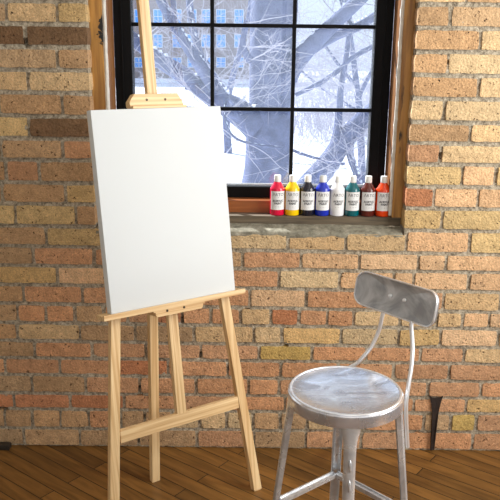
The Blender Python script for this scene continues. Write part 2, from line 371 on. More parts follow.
def brick(x0, x1, z0a, z0b, z1a, z1b, tone, yb=.03):
    """one rough brick: bottom heights z0a..z0b, top z1a..z1b, outline and face slightly irregular"""
    nx = max(3, int((x1-x0)/.016)); nz = 4
    yf = -.0022+rb.uniform(-.0025, .0022); sd = rb.random()*100
    c = s2l(tone); j = rb.uniform(.86, 1.12); hj = rb.uniform(-.05, .05)
    c = (c[0]*j*(1+hj), c[1]*j, c[2]*j*(1-hj), 1)
    tx = rb.uniform(-.003, .003)
    g = []
    for i in range(nx+1):
        row = []
        for k in range(nz+1):
            u = i/nx; v = k/nz
            X = x0+(x1-x0)*u; Z = (z0a+(z0b-z0a)*u)*(1-v)+(z1a+(z1b-z1a)*u)*v
            ed = min(u*(x1-x0), (1-u)*(x1-x0), v*.06, (1-v)*.06)
            p = Vector((X*38+sd, Z*38, sd)); w = noise.noise(p); w2 = noise.noise(p+Vector((5, 9, 2)))
            edge = 1 if ed < .002 else 0
            corner = 1 if (i in (0, nx) and k in (0, nz)) else 0
            X2 = X+edge*w*.0026+(corner*(.0008+.003*abs(w)) if u < .5 else -corner*(.0008+.003*abs(w)))
            Z2 = Z+edge*w2*.0026+(corner*.001 if v < .5 else -corner*.001)
            Y = yf+tx*(u-.5)+w2*.0014+(.0006 if edge else 0)+(.001 if corner else 0)
            row.append(bw.verts.new((X2, Y, Z2)))
        g.append(row)
    fs = []
    for i in range(nx):
        for k in range(nz): fs.append(bw.faces.new((g[i][k], g[i+1][k], g[i+1][k+1], g[i][k+1])))
    per = [g[i][0] for i in range(nx+1)]+[g[nx][k] for k in range(1, nz+1)]+[g[i][nz] for i in range(nx-1, -1, -1)]+[g[0][k] for k in range(nz-1, 0, -1)]
    bk = [bw.verts.new((v.co.x, yb, v.co.z)) for v in per]; n = len(per)
    for i in range(n): fs.append(bw.faces.new((per[i], bk[i], bk[(i+1) % n], per[(i+1) % n])))
    for f in fs:
        f.smooth = True
        for l in f.loops: l[colL] = c
for cidx in range(-16, 23):
    zc0, zc1 = zline(cidx, 0), zline(cidx-1, 0)
    if zc0 > ZT: continue
    spans = []                         # (x0, x1, tone or None)
    joints = []; tones = []
    if cidx in COURSES:
        tk = COURSES[cidx].split()
        ymid = lambda px: (LY[max(cidx-1, 0)]+LY[cidx])/2*(1-px/500)+(RY[max(cidx-1, 0)]+RY[cidx])/2*px/500
        seq = [('t', s) if s.isalpha() else (('|', 0) if s == '|' else ('j', at(float(s), ymid(float(s)), 0).x)) for s in tk]
    else:
        o_ = rb.uniform(0, .2); seq = [('t', None)]
        for q in range(1): seq += [('j', -1.0+o_), ('t', None)]
        if zc0 < OPT: seq += [('|', 0), ('t', None), ('j', .75+o_), ('t', None)]
        else: seq += [('j', 1.0), ('t', None)]
    runs = [[]]
    for s in seq:
        if s[0] == '|': runs.append([])
        else: runs[-1].append(s)
    for ri, run in enumerate(runs):
        lo = XL if ri == 0 else OPR; hi = XR if ri == len(runs)-1 else OPL
        js = [s[1] for s in run if s[0] == 'j']; ts = [s[1] for s in run if s[0] == 't']
        ed = [lo]+js+[hi]
        for i in range(len(ed)-1):
            a, b_ = ed[i], ed[i+1]; tone = ts[min(i, len(ts)-1)]; L_ = b_-a
            k = max(1, round(L_/.211)) if L_ > .27 else 1
            if i == 0 and ri == 0:                      # runs off to the left: keep the known joint, lay stretchers outwards
                xs = [b_]
                while xs[-1] > a: xs.append(max(a, xs[-1]-(.211 if xs[-1]-.211 > a+.04 else 9)))
                cells = [(xs[q+1], xs[q], tone if q == 0 else None) for q in range(len(xs)-1)]
            elif i == len(ed)-2 and ri == len(runs)-1:
                xs = [a]
                while xs[-1] < b_: xs.append(min(b_, xs[-1]+(.211 if xs[-1]+.211 < b_-.04 else 9)))
                cells = [(xs[q], xs[q+1], tone if q == 0 else None) for q in range(len(xs)-1)]
            else:
                cells = [(a+L_*q/k, a+L_*(q+1)/k, tone) for q in range(k)]
            spans += cells
    for x0, x1, tone in spans:
        if x1-x0 < .03: continue
        jm = .0054
        if tone is None: tone = rb.choice('bttoopry' if cidx < 12 else 'tooorp')
        at_l = abs(x1-OPL) < .002; at_r = abs(x0-OPR) < .002
        xa = x0+(0 if at_r else jm+rb.uniform(-.001, .002)); xb = x1-(0 if at_l else jm+rb.uniform(-.001, .002))
        h = .0079
        z0a, z0b = zline(cidx, xa)+h, zline(cidx, xb)+h; z1a, z1b = zline(cidx-1, xa)-h+rb.uniform(-.0015, .0015), zline(cidx-1, xb)-h+rb.uniform(-.0015, .0015)
        if cidx == 11 and x1 > OPL+.05 and x0 < OPR-.05: z1a = min(z1a, .8445); z1b = min(z1b, .8425)
        if cidx == 22: z0a = z0b = .006
        brick(xa, xb, z0a, z0b, z1a, z1b, PAL[tone], .066 if (at_l or at_r) else .03)
for f in bw.faces: f.material_index = 0
# mortar: thick slabs behind, with a rough face between the bricks
HOLES = [(103, 331, .012), (3, 409, .012), (413, 441, .014), (417, 436, .010), (139, 388, .007), (140, 398, .007), (138, 407, .007), (141, 416, .008), (139, 428, .008), (136, 440, .008), (225.5, 352, .010), (229, 360, .008), (231, 369, .009), (288, 376, .006), (246, 312, .006), (287, 330, .006), (183, 320, .008), (200, 355, .008), (26, 42, .010), (286, 347, .006), (448, 62, .006), (441, 155, .007)]
HOLES = [(at(x, y, 0).x, at(x, y, 0).z, r) for x, y, r in HOLES]
def rough_face(x0, x1, z0, z1, step=.009, y=.0036):
    nx = max(1, int((x1-x0)/step)); nz = max(1, int((z1-z0)/step)); g = []
    for i in range(nx+1):
        r = []
        for k in range(nz+1):
            X = x0+(x1-x0)*i/nx; Z = z0+(z1-z0)*k/nz
            dp = max([0]+[min(1, 2*(1-math.hypot(X-hx, Z-hz)/(hr*1.5))) for hx, hz, hr in HOLES if math.hypot(X-hx, Z-hz) < hr*1.5])
            r.append(bw.verts.new((X, y+.032*dp+noise.noise(Vector((X*75, Z*75, 3)))*.004+noise.noise(Vector((X*17, Z*17, 8)))*.003, Z)))
        g.append(r)
    for i in range(nx):
        for k in range(nz):
            f = bw.faces.new((g[i][k], g[i+1][k], g[i+1][k+1], g[i][k+1])); f.material_index = 1; f.smooth = True
rough_face(-1.15, OPL-.003, 0, 1.75); rough_face(OPR+.003, 1.15, 0, 1.75); rough_face(OPL-.003, OPR+.003, 0, .835)
rough_face(XL, -1.15, 0, ZT, .03); rough_face(1.15, XR, 0, ZT, .03)
rough_face(-1.15, OPL-.003, 1.75, ZT, .03); rough_face(OPR+.003, 1.15, 1.75, ZT, .03); rough_face(OPL-.003, OPR+.003, OPT, ZT, .03)
def slab(x0, x1, y0, y1, z0, z1):
    for f in box(bw, x0, x1, y0, y1, z0, z1, 0): f.material_index = 1
slab(XL, OPL-.004, .05, .3, 0, ZT); slab(OPR+.004, XR, .05, .3, 0, ZT); slab(OPL-.004, OPR+.004, .05, .3, 0, .83); slab(OPL-.004, OPR+.004, .05, .3, OPT, ZT)
slab(OPL-.04, OPL-.004, .012, .05, .84, ZT); slab(OPR+.004, OPR+.04, .012, .05, .84, ZT)
wb = struct(obj('wall_back', bw, None, mats=[M['brick'], M['mortar']]))
wb.data.set_sharp_from_angle(angle=math.radians(42))

# ------------------------------------------------------------------ room shell
bm = bmesh.new(); box(bm, XL, XR, -4.3, .31, -.06, 0, 0); struct(obj('floor', bm, M['floor']))
bm = bmesh.new(); box(bm, XL-.1, XR+.1, -4.4, .3, ZT, ZT+.06, 0); struct(obj('ceiling', bm, M['ceilpaint']))
bm = bmesh.new(); box(bm, XL-.1, XL, -4.3, .3, 0, ZT, 0); struct(obj('wall_left', bm, M['wallpaint']))
WY0, WY1, WZ0, WZ1 = -2.1, -.4, .85, 2.45     # daylight window in the right wall
bm = bmesh.new()
box(bm, XR, XR+.1, -4.3, WY0, 0, ZT, 0); box(bm, XR, XR+.1, WY1, .3, 0, ZT, 0); box(bm, XR, XR+.1, WY0, WY1, 0, WZ0, 0); box(bm, XR, XR+.1, WY0, WY1, WZ1, ZT, 0)
struct(obj('wall_right', bm, M['wallpaint']))
FX0, FX1, FZ0, FZ1 = -1.1, 1.7, .9, 2.5          # unseen wide window behind the camera, added for front fill and reflections
bm = bmesh.new()
box(bm, XL-.1, FX0, -4.4, -4.3, 0, ZT, 0); box(bm, FX1, XR+.1, -4.4, -4.3, 0, ZT, 0); box(bm, FX0, FX1, -4.4, -4.3, 0, FZ0, 0); box(bm, FX0, FX1, -4.4, -4.3, FZ1, ZT, 0)
struct(obj('wall_front', bm, M['wallpaint']))
bm = bmesh.new(); q_ = .05
box(bm, FX0, FX1, -4.38, -4.32, FZ0, FZ0+q_); box(bm, FX0, FX1, -4.38, -4.32, FZ1-q_, FZ1); box(bm, FX0, FX0+q_, -4.38, -4.32, FZ0, FZ1); box(bm, FX1-q_, FX1, -4.38, -4.32, FZ0, FZ1); box(bm, .28, .32, -4.37, -4.33, FZ0, FZ1)
struct(obj('added_fill_window', bm, M['black']))
bm = bmesh.new()
t_ = .05
box(bm, XR+.02, XR+.08, WY0, WY1, WZ0, WZ0+t_); box(bm, XR+.02, XR+.08, WY0, WY1, WZ1-t_, WZ1); box(bm, XR+.02, XR+.08, WY0, WY0+t_, WZ0, WZ1); box(bm, XR+.02, XR+.08, WY1-t_, WY1, WZ0, WZ1)
box(bm, XR+.03, XR+.07, WY0, WY1, 1.62, 1.66); box(bm, XR+.03, XR+.07, -1.27, -1.23, WZ0, WZ1)
struct(obj('window_2', bm, M['black']))

# ------------------------------------------------------------------ window in the brick wall
GL, GR, GB, GT = -.427, .432, .978, 2.13
bm = bmesh.new()
box(bm, -.489, GL, .178, .235, .915, 2.18, .003, 'z'); box(bm, GR, .494, .178, .235, .915, 2.18, .003, 'z')
box(bm, GL, GR, .178, .235, .915, GB, .003, 'x'); box(bm, GL, GR, .178, .235, GT, 2.18, .003, 'x')
box(bm, -.463, -.459, .174, .18, .95, 2.17, .001, 'z'); box(bm, .466, .470, .174, .18, .95, 2.17, .001, 'z')
win = struct(obj('window_1', bm, M['black']))
bm = bmesh.new()
for X in (-.1425, .1475): box(bm, X-.0068, X+.0068, .184, .206, GB, GT, .0015, 'z')
for Z in (1.26, 1.55, 1.84): box(bm, GL, GR, .185, .205, Z-.0065, Z+.0065, .0015, 'x')
struct(obj('window_muntins', bm, M['black'], win))
bm = bmesh.new(); box(bm, GL-.005, GR+.005, .193, .196, GB-.005, GT+.005, 0); struct(obj('window_glass', bm, M['pane'], win))
bm = bmesh.new(); box(bm, GL, GR, .209, .214, GB, GB+.007, 0); struct(obj('window_pale_strip', bm, M['plaster'], win))  # thin pale strip along the foot of the glass
def board(name, mat, *a, grain='z', bev=.0015):
    bm = bmesh.new(); box(bm, *a, bev, grain); return struct(obj(name, bm, mat))
board('trim_1', M['casing_stained'], -.552, -.503, .058, .09, .868, 2.2)
board('trim_2', M['casing'], .505, .556, .058, .09, .868, 2.2)
board('trim_3', M['jamb'], -.512, -.489, .066, .178, .885, 2.18)
board('trim_4', M['jamb'], .494, .515, .066, .178, .885, 2.18)
def plaster_strip(name, x0, x1):
    bm = bmesh.new(); rr = random.Random(name); n = 60
    prev = None
    for i in range(n+1):
        Z = .9+1.28*i/n; a = x0+rr.uniform(-.0012, .0012); b_ = x1+rr.uniform(-.0012, .0012); y = .060+rr.uniform(-.002, .002)
        cur = [bm.verts.new(p) for p in ((a, .075, Z), (a, y, Z), ((a+b_)/2, y-.003, Z), (b_, y, Z), (b_, .075, Z))]
        if prev:
            for k in range(4): bm.faces.new((prev[k], prev[k+1], cur[k+1], cur[k]))
        prev = cur
    bmesh.ops.recalc_face_normals(bm, faces=bm.faces)
    return struct(obj(name, bm, M['plaster'], smooth=True))
plaster_strip('trim_5', -.5035, -.4905); plaster_strip('trim_6', .4945, .506)
board('trim_7', M['apron'], -.489, .494, .118, .178, .88, .937, grain='x')
board('trim_8', M['sillwood'], -.527, .539, .056, .118, .862, .8935, grain='x')
board('trim_9', M['jamb'], -.54, .55, .06, .178, 2.18, 2.21, grain='x')
# sloping concrete sill
bm = bmesh.new(); g = []
nx, ny = 90, 8
for i in range(nx+1):
    r = []
    for k in range(ny+1):
        X = OPL+.002+(OPR-OPL-.004)*i/nx; v = k/ny; Y = -.004+.06*v
        Z = .8475+.0185*v-.004*(X > .3)*(X-.3)/.24+noise.noise(Vector((X*25, Y*40, 1)))*.0022-(.004 if k == 0 else 0)
        if k == 0: Y += noise.noise(Vector((X*30, 4, 4)))*.003
        r.append(bm.verts.new((X, Y, Z)))
    g.append(r)
for i in range(nx):
    for k in range(ny): bm.faces.new((g[i][k], g[i+1][k], g[i+1][k+1], g[i][k+1])).smooth = True
fr = [bm.verts.new((v[0].co.x, v[0].co.y+.004, .828)) for v in g]
for i in range(nx): bm.faces.new((fr[i], fr[i+1], g[i+1][0], g[i][0])).smooth = True
struct(obj('trim_10', bm, M['concrete']))

# ------------------------------------------------------------------ easel
PSI = math.radians(34.3); TAU = math.radians(9.0)
ex = Vector((math.cos(PSI), math.sin(PSI), 0)); ebk = Vector((-math.sin(PSI), math.cos(PSI), 0))
up = ebk*math.sin(TAU)+Vector((0, 0, math.cos(TAU))); nf = ex.cross(up)
F = Vector((.027, -.291, 0)); A0 = -.249
def E(a, u, o=0.): return F+ex*a+up*u+nf*o
easel = thing('easel', 'pale pine A-frame artist easel holding a blank white canvas', 'easel', E(A0, 0)+ebk*.05)
for s in (-1, 1):
    a0_, k_ = (-.518, .1127) if s < 0 else (.014, -.1004)
    lo, hi = E(a0_, 0, -.011), E(a0_+k_*1.2, 1.2, -.011)
    lo = lo+(hi-lo)*(.004/1.18)
    bm = bmesh.new(); beam(bm, lo, hi, ex, .031, nf, .022)
    for v in bm.verts:
        if v.co.z < .02: v.co.z = max(v.co.z, 0.0) if v.co.z > .004 else 0.0
    obj('leg', bm, M['pine'], easel)
bm = bmesh.new(); beam(bm, E(A0, .345, -.012), E(A0, 1.95, -.012), ex, .033, nf, .02); obj('mast', bm, M['pine'], easel)
bm = bmesh.new(); beam(bm, E(A0-.214, .329, -.011), E(A0+.214, .329, -.011), up, .040, nf, .018); obj('crossbar', bm, M['pine'], easel)
bm = bmesh.new(); beam(bm, E(A0-.14, 1.17, -.034), E(A0+.14, 1.17, -.034), up, .05, nf, .02); obj('top_rail', bm, M['pine'], easel)
foot = Vector((-.325, -.225, 0)); top = E(A0, 1.15, -.06)
bm = bmesh.new(); beam(bm, foot+Vector((0, 0, .001)), top, ex, .030, ebk, .022)
for v in bm.verts:
    if v.co.z < .012: v.co.z = 0.
obj('rear_leg', bm, M['pine'], easel, label='rear prop leg reaching back to the floor')
# ledge with the scalloped bracket under it
LG = .7165
pts = [(-.500, LG-.013), (-.018, LG-.013), (-.012, LG-.009), (-.010, LG-.004), (-.013, LG), (-.500, LG)]
bm = bmesh.new(); prism(bm, pts, F, ex, up, nf, .001, .058); ledge = obj('ledge', bm, M['pine'], easel)
bm = bmesh.new(); prism(bm, [(-.500, LG), (-.013, LG), (-.013, LG+.003), (-.500, LG+.003)], F, ex, up, nf, .050, .058, .0008); obj('ledge_lip', bm, M['pine'], ledge)
def scallop(a0, a1, z0, z1, r):
    P = [(a0, z1), (a0, z0+r)]
    P += [(a0+r*math.sin(t), z0+r-r*(1-math.cos(t))-(0 if True else 0)) if False else (a0+r*(1-math.cos(t)), z0+r-r*math.sin(t)) for t in [PI/2*k/6 for k in range(1, 6)]]
    return P
B0, B1, zt = -.342, -.164, LG-.0125
P = [(B0, zt), (B0, zt-.005), (B0+.006, zt-.006)]
P += [(B0+.006+.008*(1-math.cos(t)), zt-.006-.014*math.sin(t)) for t in [PI/2*k/5 for k in range(1, 6)]]
P += [(B1-.006-.008*(1-math.cos(t)), zt-.006-.014*math.sin(t)) for t in [PI/2*k/5 for k in range(5, 0, -1)]]
P += [(B1-.006, zt-.006), (B1, zt-.005), (B1, zt)]
bm = bmesh.new(); prism(bm, P[::-1], F, ex, up, nf, .001, .056); br = obj('ledge_bracket', bm, M['pine'], easel)
for a in (-.296, -.238):
    bm = bmesh.new(); p = E(a, LG-.018, .0555); tube(bm, [p, p+nf*.0018], [.0042, .0036], 12); obj('screw', bm, M['screw'], br)
# sliding clamp on top of the canvas
U0 = 1.3035
P = [(-.336, U0+.0005), (-.162, U0+.0005), (-.162, U0+.009), (-.166, U0+.022), (-.181, U0+.044), (-.324, U0+.044), (-.341, U0+.022), (-.341, U0+.009)]
bm = bmesh.new(); prism(bm, P, F, ex, up, nf, .000, .028); cl = obj('canvas_clamp', bm, M['pine'], easel)
bm = bmesh.new(); prism(bm, [(-.338, U0+.0005), (-.160, U0+.0005), (-.160, U0+.008), (-.338, U0+.008)], F, ex, up, nf, .028, .042); obj('clamp_lip', bm, M['pine'], cl)
for a in (-.285, -.224):
    bm = bmesh.new(); p = E(a, U0+.026, .0275); tube(bm, [p, p+nf*.0018], [.0042, .0036], 12); obj('screw', bm, M['screw'], cl)

# ------------------------------------------------------------------ canvas
cv = thing('canvas', 'blank white stretched canvas standing upright on the pine easel ledge', 'canvas', E(-.255, .7245, .02))
cu0, cu1, ca0, ca1 = LG+.0004, U0, -.4700, -.0415
bm = bmesh.new(); prism(bm, [(ca0, cu0), (ca1, cu0), (ca1, cu1), (ca0, cu1)], F, ex, up, nf, .012, .0445, .0025); obj('stretched_cloth', bm, M['canvas'], cv, smooth=True)
bm = bmesh.new()
for a, b_, c_, d_ in ((ca0+.004, cu0+.004, ca0+.04, cu1-.004), (ca1-.04, cu0+.004, ca1-.004, cu1-.004), (ca0+.04, cu0+.004, ca1-.04, cu0+.04), (ca0+.04, cu1-.04, ca1-.04, cu1-.004)):
    prism(bm, [(a, b_), (c_, b_), (c_, d_), (a, d_)], F, ex, up, nf, .003, .0119, 0)
obj('stretcher_bar', bm, M['pine'], cv)

# ------------------------------------------------------------------ stool
SC = Vector((.253, -.753, 0)); SZ = .61; SR = .1495
stool = thing('stool', 'brushed steel industrial stool with a round seat and low bolted backrest', 'stool', SC)
bm = bmesh.new()
lathe(bm, [(0, -.012), (.05, -.0115), (.10, -.009), (.125, -.005), (.136, -.0015), (.141, 0), (.1445, -.001), (SR, -.005), (SR+.001, -.012), (SR, -.034), (SR-.004, -.037), (SR-.008, -.034), (SR-.009, -.02), (SR-.012, -.015), (.06, -.02), (0, -.021)], SC+Vector((0, 0, SZ)), 72)
obj('seat', bm, M['seat'], stool, smooth=True)
# rolled bright bead round the seat
bm = bmesh.new()
nb = 72
ring = [SC+Vector((.1425*math.cos(2*PI*k/nb), .1425*math.sin(2*PI*k/nb), SZ-.0005)) for k in range(nb)]
vs = [[bm.verts.new(p+Vector((math.cos(2*PI*i/nb)*.0035*math.cos(q), math.sin(2*PI*i/nb)*.0035*math.cos(q), .0022*math.sin(q)))) for q in [2*PI*j/8 for j in range(8)]] for i, p in enumerate(ring)]
for i in range(nb):
    for j in range(8): bm.faces.new((vs[i][j], vs[(i+1) % nb][j], vs[(i+1) % nb][(j+1) % 8], vs[i][(j+1) % 8]))
bmesh.ops.recalc_face_normals(bm, faces=bm.faces)
obj('seat_rim', bm, M['chrome'], stool, smooth=True)
ANG = {'left': PI-.045, 'front': -PI/2-.02, 'right': -.045, 'back': PI/2-.045}
def leg_r(z): return .139+.118*(SZ-.035-z)
def channel_leg(a, zt, zb, ribs):
    """pressed steel leg: U-channel, rounded back outwards, open towards the stool's middle, with raised ribs"""
    bm = bmesh.new(); ro = Vector((math.cos(a), math.sin(a), 0)); ta = Vector((-ro.y, ro.x, 0)); rings = []
    nz = 40
    for i in range(nz+1):
        z = zt+(zb-zt)*i/nz; f = i/nz
        w = .0155-.003*f+(.010*math.exp(-(i/2.2)**2)); d = .0098-.002*f
        c = SC+ro*leg_r(z)+Vector((0, 0, z))
        prof = [(-w, -d), (-w, .3*d), (-.72*w, .82*d), (-.25*w, d), (.25*w, d), (.72*w, .82*d), (w, .3*d), (w, -d), (w-.0022, -d), (w-.0022, .2*d), (.62*w, .6*d), (.2*w, d-.0022), (-.2*w, d-.0022), (-.62*w, .6*d), (-(w-.0022), .2*d), (-(w-.0022), -d)]
        rings.append([bm.verts.new(c+ta*p+ro*q) for p, q in prof])
    n = len(rings[0])
    for r0, r1 in zip(rings, rings[1:]):
        for k in range(n): bm.faces.new((r0[k], r0[(k+1) % n], r1[(k+1) % n], r1[k]))
    bm.faces.new(rings[0]); bm.faces.new(rings[-1][::-1])
    # embossed height stops down the outer face
    for z in ([zt-.10-k*.052 for k in range(8)] if ribs else []):
        if z < zb+.05: break
        c = SC+ro*(leg_r(z)+.0125)+Vector((0, 0, z))
        tube(bm, [c+Vector((0, 0, .016))-ro*.004, c+Vector((0, 0, .010))-ro*.001, c+Vector((0, 0, -.010))-ro*.001, c+Vector((0, 0, -.016))-ro*.004], [.002, .0042, .0042, .002], 8)
    bmesh.ops.recalc_face_normals(bm, faces=bm.faces)
    return bm
for k in ('left', 'front', 'right', 'back'):
    lg = obj('leg', channel_leg(ANG[k], SZ-.030, .016, k == 'front'), M['steel'], stool, smooth=True)
    ro = Vector((math.cos(ANG[k]), math.sin(ANG[k]), 0)); c = SC+ro*leg_r(.01)
    bm = bmesh.new(); tube(bm, [c, c+Vector((0, 0, .004)), c+Vector((0, 0, .018))], [.013, .0145, .0135], 14); obj('rubber_foot', bm, M['rubber'], lg, smooth=True)
order = ['left', 'back', 'right', 'front']; zst = {'left': .268, 'back': .255, 'right': .258, 'front': .265}
for a, b_ in zip(order, order[1:]+order[:1]):
    pa = SC+Vector((math.cos(ANG[a]), math.sin(ANG[a]), 0))*(leg_r(zst[a])-.006)+Vector((0, 0, zst[a]))
    pb = SC+Vector((math.cos(ANG[b_]), math.sin(ANG[b_]), 0))*(leg_r(zst[b_])-.006)+Vector((0, 0, zst[b_]))
    bm = bmesh.new(); ax = (pb-pa).normalized(); side = ax.cross(Vector((0, 0, 1))).normalized()
    beam(bm, pa, pb, side, .020, (0, 0, 1), .004, .0012); beam(bm, pa+side*.008, pb+side*.008, side, .004, (0, 0, 1), .014, .0012); beam(bm, pa-side*.008, pb-side*.008, side, .004, (0, 0, 1), .014, .0012)
    obj('stretcher', bm, M['steel'], stool)
# backrest: pressed plate with a rounded outline, slightly dished, rolled edge
BC = Vector((.3965, -.6425, .824)); bn = Vector((-.763, -.647, 0)); bx = Vector((.647, -.763, 0)); bt = math.radians(10)
bu = Vector((0, 0, math.cos(bt)))-bn*math.sin(bt); bno = bx.cross(bu)
if bno.dot(bn) < 0: bno = -bno
HW, HH, RR = .1345, .0475, .030
def rr_outline(hw, hh, r, n=8):
    P = []
    for cx, cy, a0 in ((hw-r, hh-r, 0), (-hw+r, hh-r, PI/2), (-hw+r, -hh+r, PI), (hw-r, -hh+r, 1.5*PI)):
        P += [(cx+r*math.cos(a0+PI/2*k/n), cy+r*math.sin(a0+PI/2*k/n)) for k in range(n+1)]
    return P
def bpoint(x, y, o): return BC+bx*x+bu*y+bno*(o+.9*x*x)      # ends wrap gently forward
bm = bmesh.new(); rings = []
for sc_, o in ((.12, 0), (.4, 0), (.7, 0), (.9, .0), (.965, .0012), (.99, .0028), (1.0, .001), (1.0, -.008), (.985, -.010), (.97, -.008), (.95, -.0035), (.6, -.003), (.12, -.003)):
    ins = (1-sc_)*HH
    if sc_ > .85: O = rr_outline(HW-ins, HH-ins, max(RR-ins, .006))
    else: O = [(x*sc_, y*sc_) for x, y in rr_outline(HW, HH, RR)]
    rings.append([bm.verts.new(bpoint(x, y, o)) for x, y in O])
n = len(rings[0])
for r0, r1 in zip(rings, rings[1:]):
    for k in range(n): bm.faces.new((r0[k], r0[(k+1) % n], r1[(k+1) % n], r1[k]))
bm.faces.new(rings[0]); bm.faces.new(rings[-1][::-1]); bmesh.ops.recalc_face_normals(bm, faces=bm.faces)
back = obj('backrest', bm, M['steelback'], stool, smooth=True)
O_ = rr_outline(HW-.0006, HH-.0006, RR-.0006, 6); bm = bmesh.new(); rg = []
for i, (x, y) in enumerate(O_):
    x0, y0 = O_[i-1]; x1, y1 = O_[(i+1) % len(O_)]; q = Vector((y1-y0, x0-x1, 0)).normalized(); od = bx*q.x+bu*q.y; c = bpoint(x, y, .0005)
    rg.append([bm.verts.new(c+od*.0024*math.cos(2*PI*k/8)+bno*.0034*math.sin(2*PI*k/8)) for k in range(8)])
for i in range(len(rg)):
    for k in range(8): bm.faces.new((rg[i-1][k], rg[i][k], rg[i][(k+1) % 8], rg[i-1][(k+1) % 8]))
bmesh.ops.recalc_face_normals(bm, faces=bm.faces)
obj('rolled_edge', bm, M['chrome'], back, smooth=True, label='bright rolled edge of the backrest')
for x in (-.024, .024):
    bm = bmesh.new(); p = bpoint(x, 0, 0); tube(bm, [p, p+bno*.002, p+bno*.0045, p+bno*.0055], [.0062, .006, .004, .0012], 12); obj('bolt', bm, M['chrome'], back, smooth=True)
def support(pts):
    bm = bmesh.new(); tube(bm, smooth_path(pts, 7), .0058, 10); return obj('back_support', bm, M['chrome'], stool, smooth=True)
pl_ = bpoint(-.040, -.005, -.012); pr_ = bpoint(.050, -.012, -.012)
support([(.262, -.578, .45), (.262, -.590, .54), (.272, -.588, .585), at(356, 364, -.592), at(362, 358, -.598), at(371, 347, -.605), at(379, 330, -.609), at(382.5, 315, -.609), pl_])
support([at(407.5, 447, -.752), at(406.5, 430, -.751), at(406, 405, -.748), at(408.5, 385, -.735), at(411.5, 365, -.715), at(412.5, 345, -.690), at(411.3, 323, -.676), pr_])
bm = bmesh.new(); beam(bm, bpoint(-.052, -.002, -.008), bpoint(.062, -.002, -.008), bu, .016, bno, .004, .001); obj('mounting_plate', bm, M['steel'], back)

# ------------------------------------------------------------------ paint bottles
PAINTS = [((214, 12, 62), 'crimson red', 'leftmost of the row'), ((246, 200, 10), 'bright yellow', 'second from left'), ((22, 22, 36), 'black', 'third from left'), ((18, 44, 170), 'ultramarine blue', 'between black and white bottles'),
          ((232, 232, 232), 'white', 'between blue and teal bottles'), ((0, 92, 98), 'teal green', 'right of the white one'), ((92, 34, 26), 'dark brown', 'between teal and orange bottles'), ((236, 70, 18), 'orange red', 'rightmost of the row')]
BR = .0262
def text_mesh(s, size, z, r, weight=0.):
    """flat lettering wrapped onto the bottle's curve, facing -Y"""
    cu = bpy.data.curves.new('t', 'FONT'); cu.body = s; cu.size = size; cu.align_x = 'CENTER'; cu.resolution_u = 2; cu.offset = weight
    o = bpy.data.objects.new('t', cu); C.objects.link(o)
    dg = bpy.context.evaluated_depsgraph_get(); me = bpy.data.meshes.new_from_object(o.evaluated_get(dg))
    bm = bmesh.new(); bm.from_mesh(me)
    bpy.data.objects.remove(o); bpy.data.curves.remove(cu); bpy.data.meshes.remove(me)
    for v in bm.verts:
        a = v.co.x/r; v.co = Vector((r*math.sin(a), -r*math.cos(a), z+v.co.y))
    return bm
def join_bm(dst, src):
    me = bpy.data.meshes.new('j'); src.to_mesh(me); src.free(); dst.from_mesh(me); bpy.data.meshes.remove(me)
bm = bmesh.new(); lathe(bm, [(0, 0), (BR-.003, 0), (BR-.0008, .0012), (BR, .004), (BR, .094), (BR-.0012, .0985), (BR-.005, .104), (.0135, .1165), (.0115, .120), (.0112, .124), (0, .124)], (0, 0, 0), 40)
me_body = bpy.data.meshes.new('body'); bm.to_mesh(me_body); bm.free(); me_body.polygons.foreach_set('use_smooth', [True]*len(me_body.polygons))
bm = bmesh.new(); lathe(bm, [(0, .1205), (.0118, .1205), (.0122, .122), (.0120, .141), (.0112, .1437), (0, .1440)], (0, 0, 0), 32)
me_cap = bpy.data.meshes.new('cap'); bm.to_mesh(me_cap); bm.free(); me_cap.polygons.foreach_set('use_smooth', [True]*len(me_cap.polygons)); me_cap.set_sharp_from_angle(angle=.6); me_cap.materials.append(M['white'])
bm = bmesh.new(); n = 24; A = 1.12; rl = BR+.0005
c0 = [[bm.verts.new((rl*math.sin(-A+2*A*i/n), -rl*math.cos(-A+2*A*i/n), z)) for z in (.0215, .0885)] for i in range(n+1)]
for i in range(n): bm.faces.new((c0[i][0], c0[i+1][0], c0[i+1][1], c0[i][1])).smooth = True
me_lab = bpy.data.meshes.new('label'); bm.to_mesh(me_lab); bm.free(); me_lab.materials.append(M['label'])
bm = text_mesh('\u039bRTO', .0155, .0715, rl+.0004)
join_bm(bm, text_mesh('ACRYLIC', .0098, .0510, rl+.0004, .0004)); join_bm(bm, text_mesh('PAINT', .0098, .0415, rl+.0004, .0004))
for z, w in ((.0665, .014), (.0325, .011)):
    vs = [bm.verts.new(((rl+.0004)*math.sin(x/rl), -(rl+.0004)*math.cos(x/rl), zz)) for x, zz in ((-w, z), (0, z), (w, z), (w, z+.0008), (0, z+.0008), (-w, z+.0008))]
    bm.faces.new((vs[0], vs[1], vs[4], vs[5])); bm.faces.new((vs[1], vs[2], vs[3], vs[4]))
me_ink = bpy.data.meshes.new('lettering'); bm.to_mesh(me_ink); bm.free(); me_ink.materials.append(M['ink'])
BXP = [277.1, 292.1, 307.2, 322.1, 336.9, 351.9, 367.3, 382.6]
